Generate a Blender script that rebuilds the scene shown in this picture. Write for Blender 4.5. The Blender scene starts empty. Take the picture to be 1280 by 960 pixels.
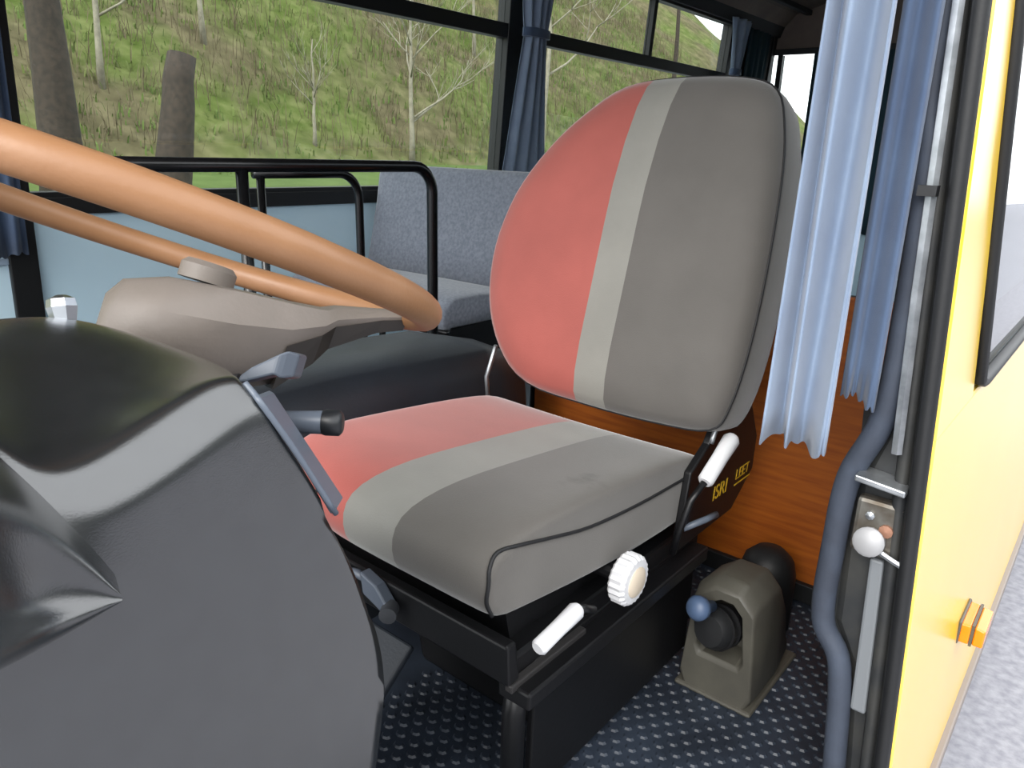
import bpy, bmesh, math, random
from mathutils import Vector, Matrix, noise

# ------------------------------------------------------------------ camera
SC = bpy.context.scene
COL = SC.collection
CAM_POS = Vector((0.0, 0.0, 0.95))
YAW, PITCH, ROLL, FPX = math.radians(39.0), math.radians(17.3), math.radians(2.0), 940.0
fwd = Vector((-math.sin(YAW)*math.cos(PITCH), math.cos(YAW)*math.cos(PITCH), -math.sin(PITCH)))
rt = fwd.cross(Vector((0, 0, 1))).normalized()
up = rt.cross(fwd)
rt2 = rt*math.cos(ROLL) + up*math.sin(ROLL)
up2 = -rt*math.sin(ROLL) + up*math.cos(ROLL)
cd = bpy.data.cameras.new('camera')
cam = bpy.data.objects.new('camera', cd)
COL.objects.link(cam)
m = Matrix((rt2, up2, -fwd)).transposed().to_4x4()
m.translation = CAM_POS
cam.matrix_world = m
cd.sensor_width = 36.0
cd.lens = FPX/1280.0*36.0
cd.clip_start = 0.02
cd.clip_end = 300
SC.camera = cam

# ------------------------------------------------------------------ world, light, exposure
w = bpy.data.worlds.new('overcast_sky')
SC.world = w
w.use_nodes = True
wn = w.node_tree.nodes
wn['Background'].inputs[0].default_value = (0.94, 0.97, 1.0, 1)
wn['Background'].inputs[1].default_value = 2.3
sd = bpy.data.lights.new('hazy_sun', 'SUN')
sd.energy = 3.0
sd.angle = math.radians(40)
sd.color = (1.0, 0.96, 0.9)
sun = bpy.data.objects.new('hazy_sun', sd)
COL.objects.link(sun)
sun.rotation_euler = Vector((-0.12, 0.78, -0.62)).to_track_quat('-Z', 'Y').to_euler()
SC.view_settings.view_transform = 'Standard'
SC.view_settings.look = 'None'
SC.view_settings.gamma = 1.0
SC.view_settings.use_curve_mapping = False
SC.view_settings.exposure = 0.48

rnd = random.Random(7)

# ------------------------------------------------------------------ helpers
def lin(c):
    return tuple(((v/255.0)/12.92 if v/255.0 <= 0.04045 else ((v/255.0+0.055)/1.055)**2.4) for v in c) + (1.0,)

MATS = {}
def mat(name, rgb, rough=0.6, metal=0.0, rgb2=None, scale=8.0, bump=0.0, bscale=200.0, spec=0.5, sheen=0.0, coat=0.0, stretch=None):
    """procedural material: base colour mottled towards rgb2 by noise, fine bump"""
    if name in MATS: return MATS[name]
    mt = bpy.data.materials.new(name); mt.use_nodes = True
    nt = mt.node_tree; N = nt.nodes; L = nt.links
    b = N['Principled BSDF']
    b.inputs['Base Color'].default_value = lin(rgb)
    b.inputs['Roughness'].default_value = rough
    b.inputs['Metallic'].default_value = metal
    b.inputs['Specular IOR Level'].default_value = spec
    if sheen: b.inputs['Sheen Weight'].default_value = sheen
    if coat:
        b.inputs['Coat Weight'].default_value = coat; b.inputs['Coat Roughness'].default_value = min(rough, 0.25)
    tc = N.new('ShaderNodeTexCoord')
    src = tc.outputs['Object']
    if stretch:
        mp = N.new('ShaderNodeMapping'); mp.inputs['Scale'].default_value = stretch
        L.new(src, mp.inputs[0]); src = mp.outputs[0]
    if rgb2 is not None:
        nz = N.new('ShaderNodeTexNoise'); nz.inputs['Scale'].default_value = scale; nz.inputs['Detail'].default_value = 5
        L.new(src, nz.inputs['Vector'])
        rp = N.new('ShaderNodeValToRGB')
        rp.color_ramp.elements[0].position = 0.35; rp.color_ramp.elements[0].color = lin(rgb)
        rp.color_ramp.elements[1].position = 0.65; rp.color_ramp.elements[1].color = lin(rgb2)
        L.new(nz.outputs['Fac'], rp.inputs[0]); L.new(rp.outputs[0], b.inputs['Base Color'])
    if bump:
        n2 = N.new('ShaderNodeTexNoise'); n2.inputs['Scale'].default_value = bscale; n2.inputs['Detail'].default_value = 3
        L.new(src, n2.inputs['Vector'])
        bp = N.new('ShaderNodeBump'); bp.inputs['Strength'].default_value = bump; bp.inputs['Distance'].default_value = 0.002
        L.new(n2.outputs['Fac'], bp.inputs['Height']); L.new(bp.outputs[0], b.inputs['Normal'])
    MATS[name] = mt
    return mt

def band_mat(name, stops, rough, bump=0.25, bscale=500.0, ox=0.0, stain=None):
    """cloth with sewn colour bands across X (object space)"""
    mt = bpy.data.materials.new(name); mt.use_nodes = True
    nt = mt.node_tree; N = nt.nodes; L = nt.links; b = N['Principled BSDF']
    tc = N.new('ShaderNodeTexCoord'); sp = N.new('ShaderNodeSeparateXYZ'); L.new(tc.outputs['Object'], sp.inputs[0])
    mr = N.new('ShaderNodeMapRange'); mr.inputs[1].default_value = -0.4; mr.inputs[2].default_value = 0.4
    L.new(sp.outputs[0], mr.inputs[0])
    rp = N.new('ShaderNodeValToRGB'); rp.color_ramp.interpolation = 'CONSTANT'
    while len(rp.color_ramp.elements) < len(stops): rp.color_ramp.elements.new(0.5)
    for e, (x, c) in zip(rp.color_ramp.elements, stops):
        e.position = max(0.0, (x-ox+0.4)/0.8); e.color = lin(c)
    L.new(mr.outputs[0], rp.inputs[0])
    nz = N.new('ShaderNodeTexNoise'); nz.inputs['Scale'].default_value = 9; nz.inputs['Detail'].default_value = 6
    L.new(tc.outputs['Object'], nz.inputs['Vector'])
    mx = N.new('ShaderNodeMixRGB'); mx.blend_type = 'MULTIPLY'; mx.inputs[0].default_value = 0.35
    L.new(rp.outputs[0], mx.inputs[1]); L.new(nz.outputs['Fac'], mx.inputs[2])
    gm = N.new('ShaderNodeBrightContrast'); gm.inputs['Bright'].default_value = 0.0
    src = mx.outputs[0]
    if stain:
        mp = N.new('ShaderNodeMapping'); mp.inputs['Location'].default_value = (-stain[0]*12, -stain[1]*9, -stain[2]*9); mp.inputs['Scale'].default_value = (12, 9, 9)
        L.new(tc.outputs['Object'], mp.inputs[0])
        ln = N.new('ShaderNodeVectorMath'); ln.operation = 'LENGTH'; L.new(mp.outputs[0], ln.inputs[0])
        n3 = N.new('ShaderNodeTexNoise'); n3.inputs['Scale'].default_value = 45; L.new(tc.outputs['Object'], n3.inputs['Vector'])
        ad = N.new('ShaderNodeMath'); ad.operation = 'ADD'; L.new(ln.outputs['Value'], ad.inputs[0]); L.new(n3.outputs['Fac'], ad.inputs[1])
        r3 = N.new('ShaderNodeValToRGB'); r3.color_ramp.elements[0].position = 0.55; r3.color_ramp.elements[0].color = (0.62, 0.60, 0.58, 1); r3.color_ramp.elements[1].position = 0.85; r3.color_ramp.elements[1].color = (1, 1, 1, 1)
        L.new(ad.outputs[0], r3.inputs[0])
        m3 = N.new('ShaderNodeMixRGB'); m3.blend_type = 'MULTIPLY'; m3.inputs[0].default_value = 1.0
        L.new(src, m3.inputs[1]); L.new(r3.outputs[0], m3.inputs[2]); src = m3.outputs[0]
    L.new(src, gm.inputs[0]); L.new(gm.outputs[0], b.inputs['Base Color'])
    b.inputs['Roughness'].default_value = rough
    b.inputs['Sheen Weight'].default_value = 0.45; b.inputs['Sheen Roughness'].default_value = 0.4
    wv = N.new('ShaderNodeTexNoise'); wv.inputs['Scale'].default_value = bscale
    L.new(tc.outputs['Object'], wv.inputs['Vector'])
    bp = N.new('ShaderNodeBump'); bp.inputs['Strength'].default_value = bump; bp.inputs['Distance'].default_value = 0.001
    L.new(wv.outputs['Fac'], bp.inputs['Height']); L.new(bp.outputs[0], b.inputs['Normal'])
    MATS[name] = mt
    return mt

def glass_mat(name, tint, refl=1.0, rough=0.02):
    mt = bpy.data.materials.new(name); mt.use_nodes = True
    nt = mt.node_tree; N = nt.nodes; L = nt.links
    N.remove(N['Principled BSDF']); out = N['Material Output']
    tr = N.new('ShaderNodeBsdfTransparent'); tr.inputs[0].default_value = tint + (1,)
    gl = N.new('ShaderNodeBsdfGlossy'); gl.inputs['Roughness'].default_value = rough
    gl.inputs['Color'].default_value = (refl, refl, refl, 1)
    lw = N.new('ShaderNodeLayerWeight'); lw.inputs[0].default_value = 0.5
    pw = N.new('ShaderNodeMath'); pw.operation = 'POWER'; pw.inputs[1].default_value = 5.0
    fr = N.new('ShaderNodeMath'); fr.operation = 'MULTIPLY_ADD'; fr.inputs[1].default_value = 0.93; fr.inputs[2].default_value = 0.03
    L.new(lw.outputs['Facing'], pw.inputs[0]); L.new(pw.outputs[0], fr.inputs[0])
    mx = N.new('ShaderNodeMixShader')
    L.new(fr.outputs[0], mx.inputs[0]); L.new(tr.outputs[0], mx.inputs[1]); L.new(gl.outputs[0], mx.inputs[2])
    L.new(mx.outputs[0], out.inputs[0])
    MATS[name] = mt
    return mt

WLOC = {}
def finish(o, smooth, bevel, subsurf, solid, auto=None):
    me = o.data
    if smooth:
        for p in me.polygons: p.use_smooth = True
    if solid:
        md = o.modifiers.new('solid', 'SOLIDIFY'); md.thickness = solid; md.offset = 0
    if bevel:
        md = o.modifiers.new('bevel', 'BEVEL'); md.width = bevel; md.segments = 2; md.limit_method = 'ANGLE'; md.angle_limit = math.radians(35)
        md.harden_normals = False
    if subsurf:
        md = o.modifiers.new('sub', 'SUBSURF'); md.levels = subsurf; md.render_levels = subsurf
    if auto:
        try: me.set_sharp_from_angle(angle=math.radians(auto))
        except Exception: pass

def obj(name, bm, material, parent=None, loc=None, smooth=False, bevel=0, subsurf=0, solid=0, kind=None, auto=None, recalc=True):
    """bmesh in world coordinates -> ONE mesh object (part of parent, or top-level at loc)"""
    base = WLOC[parent.name] if parent is not None else Vector((0, 0, 0))
    at = Vector(loc) if loc is not None else (base if parent is not None else Vector((0, 0, 0)))
    if recalc: bmesh.ops.recalc_face_normals(bm, faces=bm.faces)
    bmesh.ops.translate(bm, verts=bm.verts, vec=-at)
    me = bpy.data.meshes.new(name); bm.to_mesh(me); bm.free()
    o = bpy.data.objects.new(name, me); COL.objects.link(o)
    me.materials.append(material)
    if parent is not None: o.parent = parent
    o.location = at-base
    WLOC[o.name] = at
    if kind: o['kind'] = kind
    finish(o, smooth, bevel, subsurf, solid, auto)
    return o

def thing(name, label, cat, loc, group=None):
    o = bpy.data.objects.new(name, None); COL.objects.link(o); o.location = loc
    o.empty_display_size = 0.05
    WLOC[o.name] = Vector(loc); o['label'] = label; o['category'] = cat
    if group: o['group'] = group
    return o

def tag(o, label, cat, group=None):
    o['label'] = label; o['category'] = cat
    if group: o['group'] = group
    return o

def struct(name, bm, material, label=None, cat=None, **k):
    o = obj(name, bm, material, kind='structure', **k)
    if label: o['label'] = label
    o['category'] = cat or name.split('_')[0]
    return o

def box(bm, x0, x1, y0, y1, z0, z1):
    vs = [bm.verts.new(p) for p in ((x0,y0,z0),(x1,y0,z0),(x1,y1,z0),(x0,y1,z0),(x0,y0,z1),(x1,y0,z1),(x1,y1,z1),(x0,y1,z1))]
    for f in ((0,3,2,1),(4,5,6,7),(0,1,5,4),(1,2,6,5),(2,3,7,6),(3,0,4,7)): bm.faces.new([vs[i] for i in f])
    return vs
def nbox(*a):
    bm = bmesh.new(); box(bm, *a); return bm

def prism(bm, pts, axis, a, b, bpts=None):
    """polygon pts (2D in the other two axes, cyclic order) extruded along axis from a to b"""
    def P(p, v):
        return {'x': (v, p[0], p[1]), 'y': (p[0], v, p[1]), 'z': (p[0], p[1], v)}[axis]
    bpts = bpts or pts
    A = [bm.verts.new(P(p, a)) for p in pts]; B = [bm.verts.new(P(p, b)) for p in bpts]
    bm.faces.new(A); bm.faces.new(list(reversed(B)))
    n = len(pts)
    for i in range(n): bm.faces.new((A[i], A[(i+1) % n], B[(i+1) % n], B[i]))
def nprism(*a, **k):
    bm = bmesh.new(); prism(bm, *a, **k); return bm

def catmull(pts, n=6, closed=False):
    pts = [Vector(p) for p in pts]; out = []
    N = len(pts); rng = range(N if closed else N-1)
    for i in rng:
        p0 = pts[(i-1) % N] if closed or i > 0 else pts[0]*2-pts[1]
        p1 = pts[i]; p2 = pts[(i+1) % N]
        p3 = pts[(i+2) % N] if closed or i+2 < N else pts[-1]*2-pts[-2]
        for k in range(n):
            t = k/n
            out.append(0.5*((2*p1)+(p2-p0)*t+(2*p0-5*p1+4*p2-p3)*t*t+(3*p1-p0-3*p2+p3)*t*t*t))
    if not closed: out.append(pts[-1].copy())
    return out

def tube(bm, path, r, seg=10, closed=False, squash=None):
    path = [Vector(p) for p in path]; n = len(path)
    rs = r if isinstance(r, (list, tuple)) else [r]*n
    rings = []; prev = None
    for i, p in enumerate(path):
        a = path[(i-1) % n] if (closed or i > 0) else path[0]
        c = path[(i+1) % n] if (closed or i < n-1) else path[-1]
        t = (c-a).normalized()
        if prev is None:
            u = t.orthogonal().normalized()
        else:
            u = (prev-t*prev.dot(t)).normalized()
        prev = u; v = t.cross(u)
        ring = []
        for k in range(seg):
            an = 2*math.pi*k/seg
            d = u*math.cos(an)+v*math.sin(an)
            if squash: d = Vector((d.x*squash[0], d.y*squash[1], d.z*squash[2]))
            ring.append(bm.verts.new(p+d*rs[i]))
        rings.append(ring)
    for i in range(n if closed else n-1):
        A, B = rings[i], rings[(i+1) % n]
        off = 0
        if closed and i == n-1:
            off = min(range(seg), key=lambda o: (A[0].co-B[o].co).length)
        for k in range(seg): bm.faces.new((A[k], A[(k+1) % seg], B[(k+1+off) % seg], B[(k+off) % seg]))
    if not closed:
        bm.faces.new(list(reversed(rings[0]))); bm.faces.new(rings[-1])
def ntube(*a, **k):
    bm = bmesh.new(); tube(bm, *a, **k); return bm

def loft(bm, rings, cap=True, closed=True):
    R = [[bm.verts.new(p) for p in r] for r in rings]
    n = len(R[0])
    for A, B in zip(R, R[1:]):
        for k in range(n if closed else n-1): bm.faces.new((A[k], A[(k+1) % n], B[(k+1) % n], B[k]))
    if cap and closed: bm.faces.new(list(reversed(R[0]))); bm.faces.new(R[-1])
    return R
def nloft(*a, **k):
    bm = bmesh.new(); loft(bm, *a, **k); return bm

def lathe(bm, prof, origin, axis, seg=24, wob=0):
    axis = Vector(axis).normalized(); u = axis.orthogonal().normalized(); v = axis.cross(u); o = Vector(origin)
    rings = []
    for r, h in prof:
        rings.append([o+axis*h+(u*math.cos(2*math.pi*k/seg)+v*math.sin(2*math.pi*k/seg))*(r*(1-wob*(k % 2))) for k in range(seg)])
    loft(bm, rings)
def nlathe(*a, **k):
    bm = bmesh.new(); lathe(bm, *a, **k); return bm

def grid(bm, rows):
    R = [[bm.verts.new(p) for p in r] for r in rows]
    for A, B in zip(R, R[1:]):
        for k in range(len(A)-1): bm.faces.new((A[k], A[k+1], B[k+1], B[k]))
    return R

def rayp(px, py, depth):
    """a point in the place, at a chosen distance, along a sight line of the photograph"""
    return CAM_POS+(fwd+rt2*(px-640)/FPX-up2*(py-480)/FPX)*depth

# ------------------------------------------------------------------ materials
M_yellow = mat('yellow_paint', (252, 204, 44), 0.3, coat=1.0, rgb2=(253, 210, 58), scale=2, spec=0.8)
M_rubber = mat('black_rubber', (20, 21, 23), 0.55, bump=0.15)
M_seal = mat('blue_grey_rubber', (58, 66, 80), 0.7, rgb2=(46, 52, 64), scale=14, bump=0.2)
M_frame = mat('window_frame_black', (18, 19, 20), 0.5)
M_jamb = mat('jamb_dark_paint', (36, 38, 40), 0.55, rgb2=(52, 52, 50), scale=18, bump=0.2, bscale=60)
M_alu = mat('worn_aluminium', (196, 200, 204), 0.35, metal=0.85, rgb2=(150, 154, 158), scale=30)
M_steel = mat('dull_steel', (120, 118, 112), 0.45, metal=0.7, rgb2=(92, 84, 74), scale=40)
M_bluepanel = mat('pale_blue_panel', (208, 234, 246), 0.55, rgb2=(200, 228, 242), scale=3)
M_greypanel = mat('grey_door_panel', (150, 168, 186), 0.6)
M_ceiling = mat('brown_grey_headliner', (118, 106, 98), 0.9, rgb2=(104, 94, 88), scale=5)
M_cove = mat('dark_headliner_trim', (40, 42, 44), 0.7)
M_floor = mat('blue_black_floor_rubber', (30, 36, 46), 0.5, rgb2=(44, 52, 64), scale=9, bump=0.1)
M_wood = mat('orange_brown_wood', (172, 92, 22), 0.5, rgb2=(146, 72, 16), scale=6, stretch=(1.0, 1.0, 14.0), bump=0.1, bscale=60)
M_drape = mat('light_blue_drape', (134, 150, 172), 0.9, rgb2=(124, 140, 164), scale=12, sheen=0.3, bump=0.2, bscale=700)
M_drape2 = mat('slate_blue_drape', (72, 89, 114), 0.9, rgb2=(64, 80, 106), scale=12, sheen=0.2, bump=0.2, bscale=700)
M_teal = mat('dark_teal_drape', (26, 52, 62), 0.9)
M_black = mat('black_metal', (15, 15, 17), 0.42, bump=0.1, bscale=80)
M_blacktube = mat('black_gloss_tube', (12, 13, 15), 0.25)
M_dash = mat('black_moulded_plastic', (20, 23, 25), 0.27, rgb2=(27, 30, 32), scale=60, bump=0.16, bscale=900, spec=0.8, coat=0.9)
M_dash.node_tree.nodes['Principled BSDF'].inputs['Coat IOR'].default_value = 1.65
M_dash2 = mat('black_smooth_plastic', (30, 32, 35), 0.4)
M_tan = mat('tan_wheel_rim', (152, 111, 78), 0.42, rgb2=(142, 101, 68), scale=14, bump=0.1, bscale=250)
M_hub = mat('grey_brown_hub_plastic', (124, 115, 108), 0.5, rgb2=(116, 108, 101), scale=16, bump=0.15)
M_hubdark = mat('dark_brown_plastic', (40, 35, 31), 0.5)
M_stalk = mat('grey_stalk_plastic', (92, 100, 112), 0.4)
M_white = mat('white_handle_plastic', (212, 212, 214), 0.4)
M_cream = mat('cream_knob_centre', (206, 192, 172), 0.5)
M_piping = mat('black_piping', (22, 22, 24), 0.6)
M_pass = mat('blue_grey_moquette', (122, 127, 138), 0.95, rgb2=(102, 108, 120), scale=90, sheen=0.3, bump=0.5, bscale=300)
M_passside = mat('dark_grey_moquette', (72, 78, 88), 0.95, sheen=0.2, bump=0.3)
M_vinyl = mat('black_vinyl_cover', (36, 42, 50), 0.5, rgb2=(30, 34, 40), scale=5, bump=0.2)
M_greybox = mat('olive_grey_plastic', (78, 76, 68), 0.55, rgb2=(66, 64, 58), scale=12, bump=0.15)
M_blueknob = mat('blue_grey_knob', (70, 88, 116), 0.45)
M_amber = mat('amber_lens', (240, 128, 4), 0.2, coat=0.5)
M_lampbase = mat('lamp_base_grey', (80, 76, 70), 0.5)
M_skirt = mat('pale_skirt_paint', (206, 200, 194), 0.5)
M_trim = mat('grey_rub_rail', (122, 114, 110), 0.5)
M_yellowprint = mat('yellow_print', (222, 176, 40), 0.6)
M_chrome = mat('chrome', (190, 194, 200), 0.3, metal=1.0)
M_asphalt = mat('asphalt', (150, 150, 156), 0.85, rgb2=(126, 126, 134), scale=30, bump=0.6, bscale=120)
M_bark = mat('dark_bark', (58, 48, 40), 0.9, rgb2=(44, 37, 31), scale=10, bump=0.5, bscale=30)
M_palebark = mat('pale_bark', (140, 134, 118), 0.9, rgb2=(118, 112, 98), scale=6)
M_twig = mat('dry_brown_twigs', (92, 82, 62), 0.95)
M_grassblade = mat('green_grass_blades', (78, 98, 42), 0.9, rgb2=(96, 104, 54), scale=0.5)
M_striker = mat('grey_striker_steel', (150, 150, 152), 0.5, metal=0.3)
G_far = glass_mat('window_glass', (0.90, 0.93, 0.92))
G_side = glass_mat('tinted_side_glass', (0.55, 0.58, 0.6))

M_seatcloth = band_mat('banded_seat_cushion_cloth', [(-9, (188, 94, 84)), (-0.775, (146, 144, 137)), (-0.672, (102, 98, 93))], 0.75, ox=-0.75, stain=(0.195, -0.085, 0.055))
M_backcloth = band_mat('banded_backrest_cloth_shaded', [(-9, (168, 86, 77)), (-0.745, (138, 136, 129)), (-0.68, (96, 92, 88))], 0.75, ox=-0.75)  # same seat cloth, colours darkened to stand for weaker light on the backrest

# hillside: olive and brown scrub with fresh green patches
def hill_material():
    mt = bpy.data.materials.new('scrub_hillside'); mt.use_nodes = True
    nt = mt.node_tree; N = nt.nodes; L = nt.links; b = N['Principled BSDF']
    b.inputs['Roughness'].default_value = 1.0; b.inputs['Specular IOR Level'].default_value = 0.05
    tc = N.new('ShaderNodeTexCoord')
    n1 = N.new('ShaderNodeTexNoise'); n1.inputs['Scale'].default_value = 0.22; n1.inputs['Detail'].default_value = 4
    n2 = N.new('ShaderNodeTexNoise'); n2.inputs['Scale'].default_value = 1.6; n2.inputs['Detail'].default_value = 8
    for n in (n1, n2): L.new(tc.outputs['Object'], n.inputs['Vector'])
    r1 = N.new('ShaderNodeValToRGB'); e = r1.color_ramp.elements
    e[0].position = 0.40; e[0].color = lin((94, 86, 66)); e[1].position = 0.60; e[1].color = lin((84, 102, 44))
    r2 = N.new('ShaderNodeValToRGB'); e = r2.color_ramp.elements
    e[0].position = 0.30; e[0].color = lin((44, 46, 28)); e[1].position = 0.66; e[1].color = lin((116, 110, 84))
    x = e.new(0.5); x.color = lin((86, 84, 60))
    L.new(n1.outputs['Fac'], r1.inputs[0]); L.new(n2.outputs['Fac'], r2.inputs[0])
    mx = N.new('ShaderNodeMixRGB'); mx.inputs[0].default_value = 0.45
    L.new(r1.outputs[0], mx.inputs[1]); L.new(r2.outputs[0], mx.inputs[2]); L.new(mx.outputs[0], b.inputs['Base Color'])
    return mt
M_hill = hill_material()
M_lawn = mat('spring_lawn', (82, 98, 54), 0.95, rgb2=(72, 88, 46), scale=1.2, spec=0.1)

# ------------------------------------------------------------------ the setting: bus shell
FX = -2.45           # far (door side) wall at sill height
def farx(z): return FX+0.065*(z-0.76)
def nearx(z): return -0.105-0.065*(z-0.1)
REAR = 5.9

# floor of the bus
bm = nbox(-2.5, -0.12, -0.7, REAR, -0.10, 0.0)
floor = struct('floor', bm, M_floor, 'dark blue-black rubber bus floor with raised round studs')
bm = bmesh.new()
SP = 0.031
for j in range(64):
    for i in range(24):
        x = -0.86+i*SP+(SP/2 if j % 2 else 0); y = 0.45+j*SP*0.866*0.72+0.0
        if x > -0.20 or y > 1.56: continue
        A = [bm.verts.new((x+0.0108*math.cos(k*math.pi/4), y+0.0085*math.sin(k*math.pi/4), 0.0)) for k in range(8)]
        B = [bm.verts.new((x+0.0075*math.cos(k*math.pi/4), y+0.006*math.sin(k*math.pi/4), 0.0035)) for k in range(8)]
        for k in range(8): bm.faces.new((A[k], A[(k+1) % 8], B[(k+1) % 8], B[k]))
        bm.faces.new(B)
obj('stud_pattern', bm, M_floor, floor, kind='stuff', recalc=False)

# far side wall: lower panel, black sill, posts, rail, header
bm = bmesh.new()
prism(bm, [(farx(0), 0.0), (farx(0.73), 0.73), (farx(0.73)-0.06, 0.73), (farx(0)-0.06, 0.0)], 'y', 0.80, REAR)
wall_r = struct('wall_right', bm, M_bluepanel, 'pale blue lower panel of the far side wall below the windows')
bm = bmesh.new()
prism(bm, [(farx(.725)+0.02, 0.725), (farx(.775)+0.02, 0.775), (farx(.775)-0.07, 0.775), (farx(.725)-0.07, 0.725)], 'y', 0.70, REAR)
obj('sill', bm, M_frame, wall_r, bevel=0.004)
def far_post(y0, y1, z0, z1, proud=0.015):
    return nprism([(farx(z0)+proud, z0), (farx(z1)+proud, z1), (farx(z1)-0.06, z1), (farx(z0)-0.06, z0)], 'y', y0, y1)
obj('post', far_post(0.745, 0.82, 0.0, 1.86), M_frame, wall_r, bevel=0.004)
obj('post', far_post(2.84, 3.00, 0.775, 1.86), M_frame, wall_r, bevel=0.004)
obj('post', far_post(5.12, 5.42, 0.775, 1.86), M_frame, wall_r, bevel=0.004)
obj('post', far_post(REAR-0.06, REAR, 0.775, 1.86), M_frame, wall_r, bevel=0.004)
obj('wall_panel', far_post(5.42, REAR, 0.775, 1.86, 0.0), M_cove, wall_r)
bm = bmesh.new()
prism(bm, [(farx(1.82)+0.03, 1.80), (farx(1.9)+0.06, 1.90), (farx(1.9)-0.06, 1.90), (farx(1.82)-0.06, 1.80)], 'y', -0.7, REAR)
obj('header', bm, M_cove, wall_r)

def far_window(n, y0, y1, label, divs):
    t = bpy.data.objects.new('window_%d' % n, None); COL.objects.link(t); t.location = (farx(.77), (y0+y1)/2, 0.77)
    t['kind'] = 'structure'; t['label'] = label; t['category'] = 'window'; WLOC[t.name] = Vector(t.location)
    def strip(name, za, zb, pr=0.012):
        obj(name, nprism([(farx(za)+pr, za), (farx(zb)+pr, zb), (farx(zb)-0.04, zb), (farx(za)-0.04, za)], 'y', y0, y1), M_frame, t, bevel=0.003)
    strip('frame_rail', 1.432, 1.492)
    strip('frame_bottom', 0.772, 0.79)
    strip('frame_top', 1.785, 1.81)
    for d in divs:
        obj('frame_divider', nprism([(farx(1.492)+0.01, 1.492), (farx(1.785)+0.01, 1.785), (farx(1.785)-0.03, 1.785), (farx(1.492)-0.03, 1.492)], 'y', d-0.018, d+0.018), M_frame, t)
    def pane(za, zb, ya, yb):
        obj('pane', nprism([(farx(za)-0.014, za), (farx(zb)-0.014, zb), (farx(zb)-0.02, zb), (farx(za)-0.02, za)], 'y', ya, yb), G_far, t)
    pane(0.79, 1.432, y0, y1)
    ys = [y0]+list(divs)+[y1]
    for a, b in zip(ys, ys[1:]): pane(1.492, 1.785, a+0.018*(a != y0), b-0.018*(b != y1))
far_window(1, 0.82, 2.84, 'large side window with black frame behind the steering wheel', [])
far_window(2, 3.00, 5.12, 'side window with black rails partly behind driver seat backrest', [4.11])

# front door on the far side, at the left edge
bm = nprism([(farx(0.02), 0.02), (farx(0.64), 0.64), (farx(0.64)-0.04, 0.64), (farx(0.02)-0.04, 0.02)], 'y', -0.2, 0.745)
door = struct('door_1', bm, M_bluepanel, 'pale blue front passenger door at the left edge', 'door')
obj('mid_rail', nprism([(farx(0.59)+0.012, 0.59), (farx(0.61)+0.012, 0.61), (farx(0.61)-0.03, 0.61), (farx(0.59)-0.03, 0.59)], 'y', -0.2, 0.745), M_greypanel, door, bevel=0.003)
obj('upper_panel', nprism([(farx(0.64)-0.005, 0.64), (farx(0.73)-0.005, 0.73), (farx(0.73)-0.035, 0.73), (farx(0.64)-0.035, 0.64)], 'y', -0.2, 0.745), M_greypanel, door)
obj('pane', nprism([(farx(0.73)-0.014, 0.73), (farx(1.8)-0.014, 1.8), (farx(1.8)-0.02, 1.8), (farx(0.73)-0.02, 0.73)], 'y', -0.2, 0.745), G_far, door)

# rear wall with window
bm = nbox(-2.5, -0.12, REAR, REAR+0.05, 0.0, 1.02)
wall_b = struct('wall_rear', bm, M_bluepanel, 'rear wall of the bus below the back window')
obj('header', nbox(-2.5, -0.12, REAR, REAR+0.05, 1.70, 2.06), M_ceiling, wall_b)
obj('header_trim', nbox(-2.44, -0.16, REAR-0.03, REAR, 1.68, 1.72), M_cove, wall_b, bevel=0.005)
obj('corner_post', nbox(-2.5, -2.40, REAR, REAR+0.05, 1.02, 1.70), M_frame, wall_b)
obj('corner_post', nbox(-0.25, -0.12, REAR, REAR+0.05, 1.02, 1.70), M_frame, wall_b)
wr = bpy.data.objects.new('window_3', None); COL.objects.link(wr); wr.location = (-1.3, REAR, 1.02)
WLOC[wr.name] = Vector(wr.location); wr['kind'] = 'structure'; wr['category'] = 'window'; wr['label'] = 'small back window seen above the driver seat backrest'
for x in (-2.33, -1.3, -0.6):
    obj('frame_divider', nbox(x-0.018, x+0.018, REAR-0.005, REAR+0.04, 1.02, 1.68), M_frame, wr)
for a, b in ((-2.40, -2.348), (-2.312, -1.318), (-1.282, -0.618), (-0.582, -0.25)):
    obj('pane', nbox(a, b, REAR+0.015, REAR+0.021, 1.02, 1.68), G_far, wr)

# ceiling: flat middle with coves to both side walls
bm = bmesh.new()
prof = [(farx(1.9)-0.06, 1.86), (farx(1.9)+0.05, 1.87), (-2.25, 1.95), (-2.0, 2.02), (-1.28, 2.06), (-0.6, 2.02), (-0.36, 1.95), (-0.24, 1.87), (-0.17, 1.86),
        (-0.17, 1.92), (-0.6, 2.10), (-1.28, 2.14), (-2.0, 2.10), (farx(1.9)-0.06, 1.92)]
prism(bm, prof, 'y', -0.7, REAR+0.05)
ceil = struct('ceiling', bm, M_ceiling, 'brown-grey headliner of the bus roof')
for x, z in ((-2.16, 1.966), (-1.95, 2.018)):
    obj('headliner_trim', nbox(x-0.02, x+0.02, -0.6, REAR, z-0.03, z+0.004), M_cove, ceil, bevel=0.004)

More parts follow.
